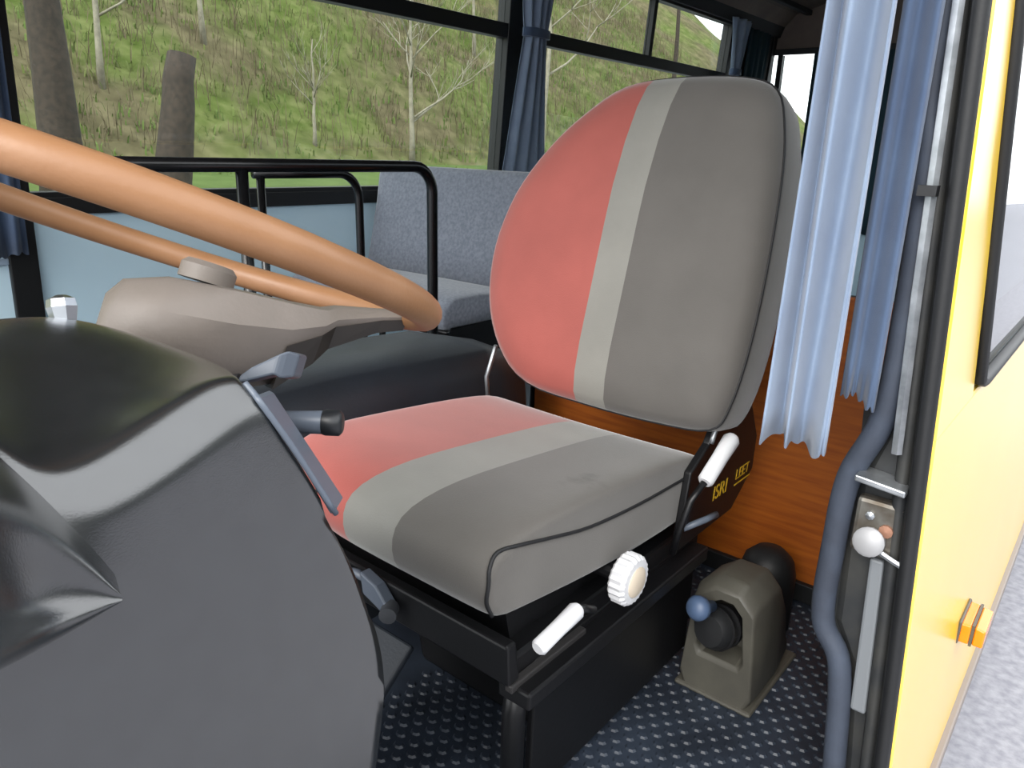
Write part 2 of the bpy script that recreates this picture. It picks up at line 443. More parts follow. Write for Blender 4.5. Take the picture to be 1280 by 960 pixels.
# near side wall: yellow outer skin with window, dark inner jamb
def skin_pts(za, zb, off0=0.0, off1=-0.02, n=6):
    zs = [za+(zb-za)*i/n for i in range(n+1)]
    return [(nearx(z)+off0, z) for z in zs]+[(nearx(z)+off1, z) for z in reversed(zs)]
bm = bmesh.new(); prism(bm, skin_pts(-0.14, 0.63), 'y', 1.0, REAR+0.05)
wall_l = struct('wall_left', bm, M_yellow, 'bright yellow outer side panel of the bus behind the door opening', bevel=0.006)
bm = bmesh.new(); prism(bm, [(nearx(0.63), 0.63), (nearx(1.86), 1.86), (nearx(1.86)-0.02, 1.86), (nearx(0.63)-0.02, 0.63)], 'y', 1.0, 1.0001)
bm.free()
# front strip narrows upwards beside the window
bm = bmesh.new()
def strip_v(z, y): return ((nearx(z), y, z), (nearx(z)-0.02, y, z))
zs = [0.62, 0.8, 1.0, 1.2, 1.5, 1.86]
ye = [1.26, 1.225, 1.17, 1.12, 1.10, 1.09]
rings = [[(nearx(z), 1.0, z), (nearx(z), e, z), (nearx(z)-0.02, e, z), (nearx(z)-0.02, 1.0, z)] for z, e in zip(zs, ye)]
loft(bm, rings)
obj('front_post_skin', bm, M_yellow, wall_l, bevel=0.006)
bm = bmesh.new(); prism(bm, skin_pts(1.78, 1.95, n=2), 'y', -0.7, REAR+0.05)
obj('roof_edge_skin', bm, M_yellow, wall_l)
obj('rear_post_skin', nprism([(nearx(.63), .63), (nearx(1.78), 1.78), (nearx(1.78)-0.02, 1.78), (nearx(.63)-0.02, .63)], 'y', 5.5, REAR+0.05), M_yellow, wall_l)
# black rubber gasket around the side window, glass
bm = bmesh.new()
path = [(nearx(z)+0.002, e+0.008, z) for z, e in zip(reversed(zs), reversed(ye))]
path[-1] = (nearx(0.64)+0.002, 1.275, 0.645)
path += [(nearx(0.64)+0.002, 1.32, 0.635), (nearx(0.64)+0.002, 5.5, 0.635)]
tube(bm, path, 0.010, 8)
win = bpy.data.objects.new('window_4', None); COL.objects.link(win); win.location = (nearx(.64), 3.3, 0.64); WLOC[win.name] = Vector(win.location)
win['kind'] = 'structure'; win['category'] = 'window'; win['label'] = 'tinted side window set into the yellow outer panel'
obj('gasket', bm, M_rubber, win, smooth=True)
obj('pane', nprism([(nearx(.635)-0.004, .635), (nearx(1.785)-0.004, 1.785), (nearx(1.785)-0.010, 1.785), (nearx(.635)-0.010, .635)], 'y', 1.10, 5.5), G_side, win)
# rub rail and pale skirt
obj('rub_rail', nprism([(nearx(-.14)+0.012, -0.13), (nearx(-.14)+0.012, -0.165), (nearx(-.14)-0.01, -0.165), (nearx(-.14)-0.01, -0.13)], 'y', 1.0, REAR+0.05), M_trim, wall_l, bevel=0.004)
obj('skirt', nprism([(nearx(-.14)-0.002, -0.165), (nearx(-.3)-0.03, -0.30), (nearx(-.3)-0.05, -0.30), (nearx(-.14)-0.02, -0.165)], 'y', 1.0, REAR+0.05), M_skirt, wall_l)
obj('inner_lining', nprism([(nearx(0)-0.09, 0.0), (nearx(.62)-0.09, .62), (nearx(.62)-0.11, .62), (nearx(0)-0.11, 0.0)], 'y', 1.10, REAR), M_cove, wall_l)

# door jamb facing forward, with recess, lock and seal
bm = bmesh.new()
zs2 = [-0.2, 0.1, 0.3, 0.6, 0.9, 1.2, 1.86]
seal_pts = [(-0.205, 1.86), (-0.222, 1.126), (-0.208, .955), (-0.201, .785), (-0.204, .64), (-0.232, .545), (-0.236, .44), (-0.233, .324), (-0.200, .26), (-0.182, .10), (-0.175, 0.005)]
def sealx(z):
    for (xa, za), (xb, zb) in zip(seal_pts, seal_pts[1:]):
        if zb <= z <= za: return xb+(xa-xb)*(z-zb)/(za-zb)
    return seal_pts[-1][0]
zs2 = [-0.2, 0.0, 0.1, 0.2, 0.26, 0.32, 0.44, 0.54, 0.6, 0.64, 0.785, 0.955, 1.126, 1.4, 1.86]
rings = [[(nearx(z)-0.003, 1.000, z), (nearx(z)-0.003, 1.10, z), (sealx(z)-0.012, 1.10, z), (sealx(z)-0.012, 1.035, z), (sealx(z)+0.01, 1.035, z), (sealx(z)+0.02, 1.03, z), (nearx(z)-0.035, 1.028, z), (nearx(z)-0.020, 1.002, z)] for z in zs2]
loft(bm, rings)
jamb = struct('trim_1', bm, M_jamb, 'dark door jamb post between the curtain and the yellow panel', 'door jamb')
seal_pts = [(-0.205, 1.86), (-0.222, 1.126), (-0.208, .955), (-0.201, .785), (-0.204, .64), (-0.232, .545), (-0.236, .44), (-0.233, .324), (-0.200, .26), (-0.182, .10), (-0.175, 0.005)]
obj('rubber_seal', ntube(catmull([(x, 1.015, z) for x, z in seal_pts], 6), 0.016, 12), M_seal, jamb, smooth=True)
obj('aluminium_strip', ntube([(-0.212, 0.996, 1.6), (-0.205, 0.996, 1.12), (-0.190, 0.996, .80), (-0.178, 0.996, .60)], 0.007, 6), M_alu, jamb)
obj('strip_clip', nbox(-0.208, -0.188, 0.982, 0.999, 0.915, 0.927), M_rubber, jamb)
obj('edge_rubber', ntube([(nearx(z)-0.012, 0.998, z) for z in (-0.2, 0.1, 0.4, 0.7, 1.0, 1.4, 1.86)], 0.010, 8), M_rubber, jamb, smooth=True)
obj('edge_rubber', ntube([(nearx(z)-0.034, 1.016, z) for z in (-0.2, 0.1, 0.4, 0.7, 1.0, 1.4, 1.86)], 0.009, 8), M_jamb, jamb, smooth=True)
obj('catch_ledge', nprism([(-0.219, .562), (-0.157, .556), (-0.157, .547), (-0.219, .553)], 'y', 0.985, 1.03), M_alu, jamb, bevel=0.002)
lock = obj('lock_plate', nbox(-0.216, -0.158, 1.008, 1.03, 0.445, 0.525), M_steel, jamb, bevel=0.006)
obj('striker_roller', nlathe([(0.006, -0.004), (0.019, -0.002), (0.020, 0.010), (0.016, 0.013), (0.001, 0.014)], (-0.190, 1.004, 0.468), (0, -1, 0.25), 18), M_striker, lock, smooth=True, auto=40)
obj('bolt', nlathe([(0.006, 0), (0.006, 0.004), (0.001, 0.006)], (-0.196, 1.008, 0.503), (0, -1, 0), 8), M_alu, lock)
obj('bolt', nlathe([(0.009, 0), (0.009, 0.004), (0.001, 0.006)], (-0.174, 1.008, 0.487), (0, -1, 0), 10), mat('rusty_steel', (150, 110, 90), 0.6, metal=0.4), lock)
obj('latch_arm', ntube([(-0.178, 1.003, 0.458), (-0.158, 1.0, 0.452), (-0.138, 0.998, 0.447)], 0.004, 6), M_alu, lock)
obj('grey_channel', nprism([(-0.188, .44), (-0.170, .44), (-0.155, .20), (-0.176, .20)], 'y', 1.012, 1.032), mat('grey_paint', (110, 114, 118), 0.5), jamb, bevel=0.004)
obj('door_sill', nbox(-0.26, -0.11, -0.7, 1.03, -0.06, 0.004), M_rubber, jamb, bevel=0.006)

# ------------------------------------------------------------------ outdoors
struct('ground', nbox(-9, 60, -30, 70, -0.9, -0.70), M_asphalt, 'grey asphalt beside the bus', 'ground')
bm = bmesh.new()
rows = []
def hillz(x, y):
    d = max(0.0, -22.0-x)
    z = -0.66+0.08*max(0.0, min(8.5, -13.5-x))+0.80*d+0.5*noise.noise(Vector((x*.25, y*.25, 0)))*min(1, d*.4)+1.2*noise.noise(Vector((x*.07, y*.07, 3)))*min(1, d*.15)
    return z
for i in range(61):
    x = -21.5-i*0.75
    rows.append([(x, -20+j*1.1, hillz(x, -20+j*1.1)) for j in range(90)])
grid(bm, rows)
struct('hillside', bm, M_hill, 'scrubby olive-brown slope with green patches outside the windows', 'hillside', smooth=True)
bm = bmesh.new()
grid(bm, [[(x, -30+j*2.0, hillz(x, -30+j*2.0)+(0.03 if x > -22 else 0.0)) for j in range(51)] for x in (-7, -10, -13.5, -15, -17, -19, -21, -22.3)])
struct('lawn', bm, M_lawn, 'strip of fresh green grass at the foot of the slope', 'lawn', smooth=True)
# hedgerow added out of view, for window and panel reflections and less side light
bm = bmesh.new()
rows = []
for j, (dx, z) in enumerate(((0.0, -0.7), (-0.5, 0.6), (-0.6, 1.8), (-0.3, 3.0), (0.4, 4.0), (1.2, 4.3), (2.0, 4.0), (2.4, 2.0), (2.4, -0.7))):
    rows.append([(11+dx+0.5*noise.noise(Vector((y*.5, z, 1))), y, z+(0.6*noise.noise(Vector((y*.3, dx, 5))) if 0 < j < 8 else 0)) for y in [-14+i*0.8 for i in range(80)]])
grid(bm, rows)
struct('hedge', bm, mat('reflection_hedge_green', (70, 74, 64), 0.95, rgb2=(50, 55, 46), scale=2.5, spec=0.1), 'tall dull green hedgerow, unseen, added for reflections', 'hedge', smooth=True)
# dry scrub and grass tufts on the slope
def tufts(n, seed, hmin, hmax, wd, x0, x1, y0, y1, bend):
    r = random.Random(seed); bm = bmesh.new()
    for _ in range(n):
        x = r.uniform(x1, x0); y = r.uniform(y0, y1); z = hillz(x, y)
        for _k in range(4):
            h = r.uniform(hmin, hmax); a = r.uniform(0, 6.28); b = r.uniform(0.1, bend)
            dx, dy = math.cos(a), math.sin(a)
            ox, oy = x+r.uniform(-.3, .3), y+r.uniform(-.3, .3)
            p = [Vector((ox, oy, z-0.1)), Vector((ox+dx*b*h*.4, oy+dy*b*h*.4, z+h*.6)), Vector((ox+dx*b*h, oy+dy*b*h, z+h))]
            s = Vector((-dy, dx, 0))*wd
            v = [bm.verts.new(p[0]-s), bm.verts.new(p[0]+s), bm.verts.new(p[1]+s*.7), bm.verts.new(p[1]-s*.7), bm.verts.new(p[2])]
            bm.faces.new(v[:4]); bm.faces.new((v[3], v[2], v[4]))
    return bm
o = obj('dry_scrub', tufts(9000, 3, 0.3, 1.0, 0.014, -22.5, -54, -6, 64, 0.9), M_twig, kind='stuff', recalc=False)
tag(o, 'dry brown scrub stems scattered over the slope', 'scrub')
o = obj('grass_tufts', tufts(9000, 4, 0.08, 0.26, 0.035, -21.0, -50, -6, 60, 0.8), M_grassblade, kind='stuff', recalc=False)
tag(o, 'green grass tufts on the slope outside', 'grass')

def tree(name, label, base, height, r0, lean, seed, material, levels=4, spread=0.7, group=None, first=0.35):
    r = random.Random(seed); base = Vector(base)
    t = thing(name, label, 'tree', base, group)
    tb = bmesh.new(); bb = bmesh.new()
    n = 7; pts = []; rad = []
    d = Vector((lean[0], lean[1], 1.0))
    for i in range(n+1):
        k = i/n
        pts.append(base+Vector((d.x*height*k+r.uniform(-.03, .03)*height*k*.5, d.y*height*k+r.uniform(-.03, .03)*height*k*.5, height*k-0.15*(i == 0))))
        rad.append(r0*(1-(0.75 if levels else 0.35)*k)*(1.25 if i == 0 else 1))
    tube(tb, pts, rad, 9)
    def branch(p, dr, ln, rr, lv):
        q = [p]; dd = dr.normalized()
        for i in range(3):
            dd = (dd+Vector((r.uniform(-.25, .25), r.uniform(-.25, .25), r.uniform(-.05, .22)))).normalized()
            q.append(q[-1]+dd*ln/3)
        tube(bb, q, [rr, rr*.8, rr*.6, rr*.35], 5)
        if lv > 0:
            for k in range(3):
                b = r.choice(q[1:])
                nd = (dd+Vector((r.uniform(-1, 1), r.uniform(-1, 1), r.uniform(-.3, .8)))*spread).normalized()
                branch(b, nd, ln*r.uniform(.5, .75), rr*.5, lv-1)
    if levels:
        for k in range(7):
            i = r.uniform(first, 0.98)*n; j = min(n-1, int(i)); p = pts[j].lerp(pts[j+1], i-j)
            a = r.uniform(0, 6.28)
            branch(p, Vector((math.cos(a)*spread, math.sin(a)*spread, r.uniform(.3, 1))), height*r.uniform(.25, .42), rad[j]*.5, levels-2)
    obj('trunk', tb, material, t, smooth=True)
    if levels: obj('branches', bb, material, t, smooth=True)
    else: bb.free()
    return t
def on_hill(px, x):
    """foot of a tree seen at picture column px, at distance x into the slope"""
    d = fwd+rt2*(px-640)/FPX-up2*(215-480)/FPX
    y = d.y/d.x*x
    return (x, y, hillz(x, y))
tree('tree', 'thick dark tree trunk at the left edge of the large side window', on_hill(80, -15.5), 9.5, 0.40, (0.0, 0.01), 11, M_bark, 4, 0.8)
tree('broken_trunk', 'short dark broken trunk leaning right, seen above the steering wheel', on_hill(206, -13.8), 3.0, 0.38, (-0.02, 0.18), 12, M_bark, 0)
tree('tree', 'small bare pale tree seen above the corner of the black guard rail', on_hill(515, -22.5), 6.4, 0.11, (0.0, 0.0), 13, M_palebark, 5, 0.75, first=0.2)
tree('tree', 'slim bare pale sapling left of the small bare tree', on_hill(395, -23.0), 3.4, 0.07, (0.0, 0.02), 14, M_palebark, 4, 0.6)
tree('tree', 'spreading bare tree with pale branches behind the tied far curtain', on_hill(675, -22.0), 10.0, 0.16, (0.0, 0.03), 15, M_palebark, 5, 1.1)
tree('tree', 'bare pale tree up the slope in the upper middle of the large window', on_hill(268, -27.0), 8.0, 0.10, (0.0, -0.03), 16, M_palebark, 4, 0.7)
tree('tree', 'bare brown tree seen just above the driver seat backrest', on_hill(830, -24.0), 14.0, 0.18, (0.0, 0.03), 17, M_bark, 5, 0.9)

tree('tree', 'bare pale tree with long branches just right of the thick dark trunk', on_hill(140, -25.0), 9.0, 0.10, (0.0, 0.04), 21, M_palebark, 5, 0.9, first=0.15)
tree('tree', 'thin bare tree just left of the window post with the tied curtain', on_hill(590, -30.0), 9.0, 0.09, (0.0, -0.02), 22, M_palebark, 5, 0.7, first=0.2)

# ------------------------------------------------------------------ driver's seat
SX, SBX = -0.75, -0.73
seat = thing('driver_seat', 'driver seat with red, light grey and dark grey striped cloth on black pedestal', 'seat', (SX, 0.95, 0.0))
# cushion: profile in Y-Z swept across X
prof = [(0.622, 0.392), (0.602, 0.422), (0.600, 0.458), (0.614, 0.484), (0.655, 0.496), (0.72, 0.500), (0.82, 0.494), (0.92, 0.486), (1.02, 0.476), (1.11, 0.464), (1.17, 0.450), (1.195, 0.425),
        (1.195, 0.36), (1.18, 0.335), (1.05, 0.338), (0.90, 0.348), (0.76, 0.368), (0.66, 0.385)]
cy, cz = 0.90, 0.42
rings = []
half = 0.24
for s, sc, in ((-1.0, 0.80), (-1.0, 0.93), (-0.985, 0.975), (-0.94, 1.0), (-0.8, 1.0), (-0.5, 1.0), (-0.2, 1.0), (0.1, 1.0), (0.4, 1.0), (0.7, 1.0), (0.86, 1.0), (0.93, 0.985), (0.975, 0.95), (1.0, 0.88), (1.0, 0.72)):
    x = SX+s*half-0.0
    ring = []
    for (y, z) in prof:
        yy = cy+(y-cy)*(1-(1-sc)*0.18); zz = cz+(z-cz)*sc
        # front bulges in the middle, far corner rounds off
        fr = max(0.0, (0.85-y)/0.25)
        yy += fr*((0.002 if s > 0 else 0.035)*abs(s)**2.2 + (0.05*max(0, -s-0.3)**1.5))-fr*0.012
        if z > 0.44: zz -= 0.006*math.cos(s*1.4)*max(0, min(1, (y-0.7)/0.2))
        ring.append((x, yy, zz))
    rings.append(ring)
cush = obj('cushion', nloft(rings), M_seatcloth, seat, loc=(SX, 0.95, 0.42), smooth=True, subsurf=1)
PIPE = [(0.606, 0.398), (0.597, 0.428), (0.598, 0.452), (0.604, 0.472), (0.622, 0.485), (0.66, 0.482), (0.72, 0.467), (0.815, 0.446), (0.95, 0.432), (1.08, 0.426), (1.18, 0.422)]
from mathutils.bvhtree import BVHTree
_bv = bmesh.new(); loft(_bv, rings); _bv.normal_update(); bv = BVHTree.FromBMesh(_bv)
for s in (1, -1):
    pth = []
    for y, z in PIPE:
        q = Vector((SX+s*0.5, y, z)); hit = bv.ray_cast(q, Vector((-s, 0, 0)), 0.6)
        if hit[0] is None: hit = bv.find_nearest(Vector((SX+s*0.24, y, z)))
        pth.append(hit[0]+Vector((0.0005*s, 0, 0)))
    obj('piping', ntube(catmull(pth, 4), 0.0026, 6), M_piping, cush, smooth=True)
_bv.free()

# backrest
th = math.radians(15)
O = Vector((0, 1.10, 0.45)); UPV = Vector((0, math.sin(th), math.cos(th))); FRV = Vector((0, -math.cos(th), math.sin(th)))
def bp(x, h, d): return Vector((x, 0, 0))+O+UPV*h+FRV*d
outl = [(-0.87, 0.066), (-0.95, 0.12), (-1.00, 0.21), (-1.012, 0.32), (-0.985, 0.43), (-0.93, 0.53), (-0.87, 0.60), (-0.80, 0.652), (-0.70, 0.667), (-0.58, 0.664),
        (-0.515, 0.64), (-0.482, 0.57), (-0.462, 0.48), (-0.452, 0.36), (-0.450, 0.22), (-0.460, 0.115), (-0.485, 0.070), (-0.58, 0.058), (-0.72, 0.056)]
oc = [Vector((p[0], p[1], 0)) for p in outl]
oc = catmull(oc, 4, closed=True)
C0 = Vector((-0.735, 0.34, 0))
def ring_at(sc, d, push=0.0):
    r = []
    for p in oc:
        q = C0+(p-C0)*sc
        edge = max(0, (q.y-0.42)/0.23)
        r.append(bp(q.x, q.y, d-0.035*edge**1.5))
    return r
rings = [ring_at(0.5, -0.165), ring_at(0.88, -0.16), ring_at(0.965, -0.14), ring_at(1.0, -0.10), ring_at(1.01, -0.05), ring_at(1.008, -0.02), ring_at(1.0, -0.004), ring_at(0.985, 0.008), ring_at(0.93, 0.022), ring_at(0.80, 0.032), ring_at(0.6, 0.036), ring_at(0.35, 0.036), ring_at(0.12, 0.036)]
back = obj('backrest', nloft(rings), M_backcloth, seat, loc=(SX, 1.2, 0.75), smooth=True)
obj('piping', ntube(ring_at(1.004, -0.008), 0.0023, 6, closed=True), M_piping, back, smooth=True)

# seat base
base = obj('base_frame', nbox(-0.965, -0.525, 0.66, 1.19, 0.262, 0.30), M_black, seat, bevel=0.006)
obj('seat_pan', nprism([(0.68, 0.385), (1.18, 0.335), (1.18, 0.30), (0.70, 0.30)], 'x', -0.93, -0.555), M_black, seat)
obj('front_rail', nprism([(0.645, 0.335), (0.665, 0.335), (0.675, 0.27), (0.650, 0.27)], 'x', -0.99, -0.515), M_black, seat, bevel=0.004)
obj('side_plate', nbox(-0.535, -0.522, 0.72, 1.22, 0.02, 0.27), M_black, seat, bevel=0.003)
obj('slide_rail', nbox(-0.545, -0.490, 0.665, 1.20, 0.235, 0.262), M_black, seat, bevel=0.004)
obj('slide_rail', nbox(-0.98, -0.93, 0.665, 1.20, 0.235, 0.262), M_black, seat, bevel=0.004)
obj('slide_channel', nbox(-0.525, -0.512, 0.655, 0.83, 0.258, 0.270), mat('grey_worn_metal', (70, 68, 68), 0.4, metal=0.5), seat, bevel=0.002)
obj('pedestal', nprism([(-0.90, 0.0), (-0.56, 0.0), (-0.53, 0.235), (-0.95, 0.235)], 'y', 0.86, 1.16), M_black, seat, bevel=0.01)
obj('front_post', ntube([(-0.535, 0.69, 0.0), (-0.535, 0.69, 0.20), (-0.537, 0.70, 0.236)], 0.017, 10), M_black, seat, smooth=True)
obj('front_post', ntube([(-0.955, 0.69, 0.0), (-0.955, 0.69, 0.236)], 0.017, 10), M_black, seat, smooth=True)
lv = obj('adjust_bracket', nprism([(-0.785, 0.345), (-0.75, 0.335), (-0.72, 0.305), (-0.735, 0.295), (-0.78, 0.31)], 'y', 0.625, 0.645), M_stalk, seat, bevel=0.003)
obj('roller', nlathe([(0.002, -0.012), (0.013, -0.01), (0.013, 0.014), (0.002, 0.016)], (-0.725, 0.63, 0.303), (0.6, -0.8, 0), 14), mat('dark_grey_plastic', (66, 68, 72), 0.5), lv, smooth=True, auto=40)
obj('arm', ntube([(-0.85, 0.63, 0.322), (-0.80, 0.632, 0.334), (-0.775, 0.635, 0.33)], 0.007, 8), M_stalk, lv, smooth=True)
# tilt knob with serrated rim
kn = obj('height_knob', nlathe([(0.01, -0.012), (0.036, -0.012), (0.040, -0.008), (0.040, 0.010), (0.035, 0.016), (0.024, 0.017)], (-0.482, 0.885, 0.343), (1, 0.0, 0), 44, wob=0.06), M_white, seat)
obj('knob_centre', nlathe([(0.024, 0.0), (0.024, 0.018), (0.019, 0.021), (0.001, 0.021)], (-0.482, 0.885, 0.343), (1, 0, 0), 20), M_cream, kn, smooth=True, auto=40)
obj('knob_shaft', ntube([(-0.54, 0.885, 0.343), (-0.49, 0.885, 0.343)], 0.012, 10), M_black, seat)
# white lever handles
def handle(a, b, r0, r1, label, stem):
    a = Vector(a); b = Vector(b); d = (b-a)
    pts = [a, a+d*0.04, a+d*0.5, a+d*0.93, b]
    h = obj('lever', ntube(pts, [r0*.75, r0, (r0+r1)*.47, r1, r1*.7], 12), M_white, seat, smooth=True, auto=50)
    h['label'] = label
    obj('lever_stem', ntube(stem, 0.006, 8), M_black, h, smooth=True)
handle((-0.472, 0.652, 0.352), (-0.468, 0.735, 0.372), 0.0115, 0.0125, 'white lever handle at the front corner of the seat', [(-0.468, 0.735, 0.372), (-0.485, 0.80, 0.33), (-0.53, 0.82, 0.29)])
handle((-0.470, 1.098, 0.432), (-0.468, 1.190, 0.488), 0.014, 0.0155, 'white lever handle beside the backrest hinge', [(-0.470, 1.098, 0.432), (-0.478, 1.07, 0.405), (-0.49, 1.065, 0.35), (-0.50, 1.07, 0.30)])
obj('small_grey_lever', ntube([(-0.50, 1.10, 0.335), (-0.478, 1.14, 0.345), (-0.474, 1.175, 0.343)], 0.006, 8), M_stalk, seat, smooth=True)
# side bracket with print and recliner
br = obj('side_bracket', nprism([(1.08, 0.30), (1.10, 0.44), (1.16, 0.475), (1.20, 0.53), (1.235, 0.565), (1.275, 0.57), (1.33, 0.52), (1.385, 0.43), (1.385, 0.36), (1.30, 0.30)], 'x', -0.510, -0.496), M_black, seat, bevel=0.003)
obj('hinge_edge', ntube(catmull([(-0.495, 1.165, 0.475), (-0.495, 1.19, 0.52), (-0.495, 1.225, 0.558), (-0.495, 1.27, 0.57)], 4), 0.005, 8), M_alu, br, smooth=True)
obj('hinge_bolt', nlathe([(0.012, 0), (0.012, 0.008), (0.008, 0.012), (0.001, 0.012)], (-0.497, 1.262, 0.524), (1, 0, 0), 8), M_alu, br)
def lettering(name, body, size, pos, parent, shear=0.0):
    cu = bpy.data.curves.new(name, 'FONT'); cu.body = body; cu.size = size; cu.extrude = 0.0004; cu.shear = shear
    tmp = bpy.data.objects.new(name+'_tmp', cu); COL.objects.link(tmp)
    dg = bpy.context.evaluated_depsgraph_get(); dg.update()
    me = bpy.data.meshes.new_from_object(tmp.evaluated_get(dg))
    bpy.data.objects.remove(tmp); bpy.data.curves.remove(cu)
    o = bpy.data.objects.new(name, me); COL.objects.link(o); me.materials.clear(); me.materials.append(M_yellowprint)
    o.parent = parent; o.location = Vector(pos)-WLOC[parent.name]
    o.rotation_euler = (math.radians(90), 0, math.radians(90)); WLOC[o.name] = Vector(pos)
    return o
lettering('lettering', 'ISRI', 0.040, (-0.4955, 1.200, 0.352), br, 0.1)
lettering('lettering', 'LEET', 0.030, (-0.4955, 1.298, 0.362), br, 0.1)
obj('print_underline', nbox(-0.4958, -0.4952, 1.298, 1.37, 0.350, 0.353), M_yellowprint, br)
# belt stalk on the far side
bs = obj('buckle_stalk', ntube([(-1.03, 1.19, 0.42), (-1.045, 1.20, 0.47), (-1.02, 1.20, 0.545)], 0.005, 8), M_alu, seat, smooth=True)

# ------------------------------------------------------------------ steering wheel and column
W = Vector((-0.70, 0.32, 0.872)); T = 0.407; R = 0.27
AX = Vector((0, math.sin(T), math.cos(T))); EU = Vector((1, 0, 0)); EV = Vector((0, math.cos(T), -math.sin(T)))
wheel = thing('steering_wheel', 'large thin tan steering wheel with grey-brown hub', 'steering wheel', W-AX*0.12)
obj('rim', ntube([W+EU*R*math.cos(a)+EV*R*math.sin(a) for a in [2*math.pi*k/96 for k in range(96)]], 0.0148, 16, closed=True), M_tan, wheel, smooth=True)
al = math.radians(66)
DU = EU*math.cos(al)+EV*math.sin(al); DV = AX.cross(DU)
def wp(r, wv, s): return W+DU*r+DV*wv+AX*s
stations = [(r_+0.045 if r_ < 0.18 else r_, w_, t_+0.006 if r_ < 0.2 else t_+0.004, b_-0.010 if r_ < 0.2 else b_) for r_, w_, t_, b_ in [(-0.055, 0.030, -0.075, -0.105), (-0.045, 0.055, -0.058, -0.118), (-0.01, 0.075, -0.044, -0.122), (0.05, 0.070, -0.036, -0.118), (0.10, 0.056, -0.032, -0.096), (0.132, 0.044, -0.028, -0.062), (0.19, 0.032, -0.022, -0.044), (0.235, 0.026, -0.009, -0.024), (0.262, 0.024, -0.002, -0.013)]]
rings = []
for r, wd, st, sb in stations:
    rings.append([wp(r, -wd, (st*0.7+sb*0.3)), wp(r, -wd*0.7, st), wp(r, 0, st+0.003), wp(r, wd*0.7, st), wp(r, wd, (st*0.7+sb*0.3)), wp(r, wd*0.85, sb*0.75+st*.25), wp(r, wd*0.5, sb), wp(r, -wd*0.5, sb), wp(r, -wd*0.85, sb*.75+st*.25)])
hub = obj('hub', nloft(rings), M_hub, wheel, smooth=True, auto=48)
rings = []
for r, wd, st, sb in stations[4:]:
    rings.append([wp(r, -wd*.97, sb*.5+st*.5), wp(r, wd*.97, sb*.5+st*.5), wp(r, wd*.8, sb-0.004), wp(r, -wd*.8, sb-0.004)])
obj('spoke_underside_shade', nloft(rings), M_hubdark, hub)  # dark strip puts the shade under the spoke into the colour
kb = wp(0.068, 0.012, -0.030)
obj('horn_button', nlathe([(0.026, 0), (0.026, 0.014), (0.021, 0.019), (0.001, 0.020)], kb, AX, 20), M_hub, wheel, smooth=True, auto=40)

colm = thing('steering_column', 'dark steering column shroud below the wheel hub with two grey stalks', 'steering column', (-0.70, 0.20, 0.45))
def cp(s, r, k, n=12, ex=1.0):
    a = 2*math.pi*k/n
    return W+AX*s+EU*r*math.cos(a)*ex+EV*r*math.sin(a)
obj('shroud', nloft([[cp(s, r, k, ex=e) for k in range(12)] for s, r, e in ((-0.118, 0.035, 1), (-0.125, 0.045, 1.2), (-0.16, 0.055, 1.4), (-0.24, 0.06, 1.4), (-0.36, 0.055, 1.2), (-0.45, 0.05, 1))]), M_hubdark, colm, smooth=True)
# upper stalk: flat paddle
a = rayp(300, 474, 0.63); b = rayp(352, 456, 0.63); c = rayp(376, 458, 0.64)
dr = (b-a).normalized(); sd_ = dr.cross(AX).normalized()
st = obj('stalk', nloft([[p+AX*h+sd_*w for h, w in ((hh, ww), (hh, -ww), (-hh, -ww), (-hh, ww))] for p, hh, ww in ((a, 0.003, 0.004), (a.lerp(b, .3), 0.006, 0.010), (b, 0.009, 0.013), (b.lerp(c, .4), 0.012, 0.014), (c, 0.010, 0.012))]), M_stalk, colm, bevel=0.002)
obj('stalk_stem', ntube([W-AX*0.15+EU*0.04, a], 0.005, 8), M_dash2, st)
# lower stalk: round grip with dark end cap
a = rayp(352, 527, 0.60); b = rayp(404, 528, 0.60); c = rayp(428, 529, 0.60)
st = obj('stalk', ntube([a, a.lerp(b, .08), b], [0.006, 0.0088, 0.0095], 14), M_stalk, colm, smooth=True, auto=50)
obj('stalk_cap', ntube([b, b.lerp(c, .15), b.lerp(c, .85), c], [0.0098, 0.0105, 0.0105, 0.008], 14), M_dash2, st, smooth=True, auto=50)
obj('stalk_stem', ntube([W-AX*0.17+EU*0.05, a.lerp(b, .05)], 0.0045, 8), M_stalk, st)

# ------------------------------------------------------------------ dashboard pod
def rp(*a): return rayp(*a)
L1, L2, L3 = rayp(316, 517, .465), rayp(129, 652, .405), rayp(490, 850, .62)
SN = (L2-L1).cross(L3-L1).normalized()
def side(px, py, proud=0.0):
    d = fwd+rt2*(px-640)/FPX-up2*(py-480)/FPX
    t = (L1-CAM_POS).dot(SN)/d.dot(SN)
    return CAM_POS+d*t*(1-proud)
net = [
    [(-160, 395, .52), (-60, 400, .53), (30, 386, .54), (100, 386, .56), (180, 409, .57), (262, 442, .575), (288, 463, .56)],
    [(-160, 430, .45), (-60, 440, .47), (20, 455, .475), (80, 480, .48), (175, 470, .50), (262, 457, .525), (290, 465, .53)],
    [(-160, 470, .385), (-60, 515, .388), (0, 552, .39), (61, 609, .397), (160, 540, .43), (261, 471, .46), (296, 470, .475)],
    [(-160, 500, .37), (-60, 545, .375), (0, 585, .383), (95, 672, .40), (212, 596, .43), (303, 524, .462), (330, 511, .476)],
]
rows = [[rp(*p) for p in r] for r in net]
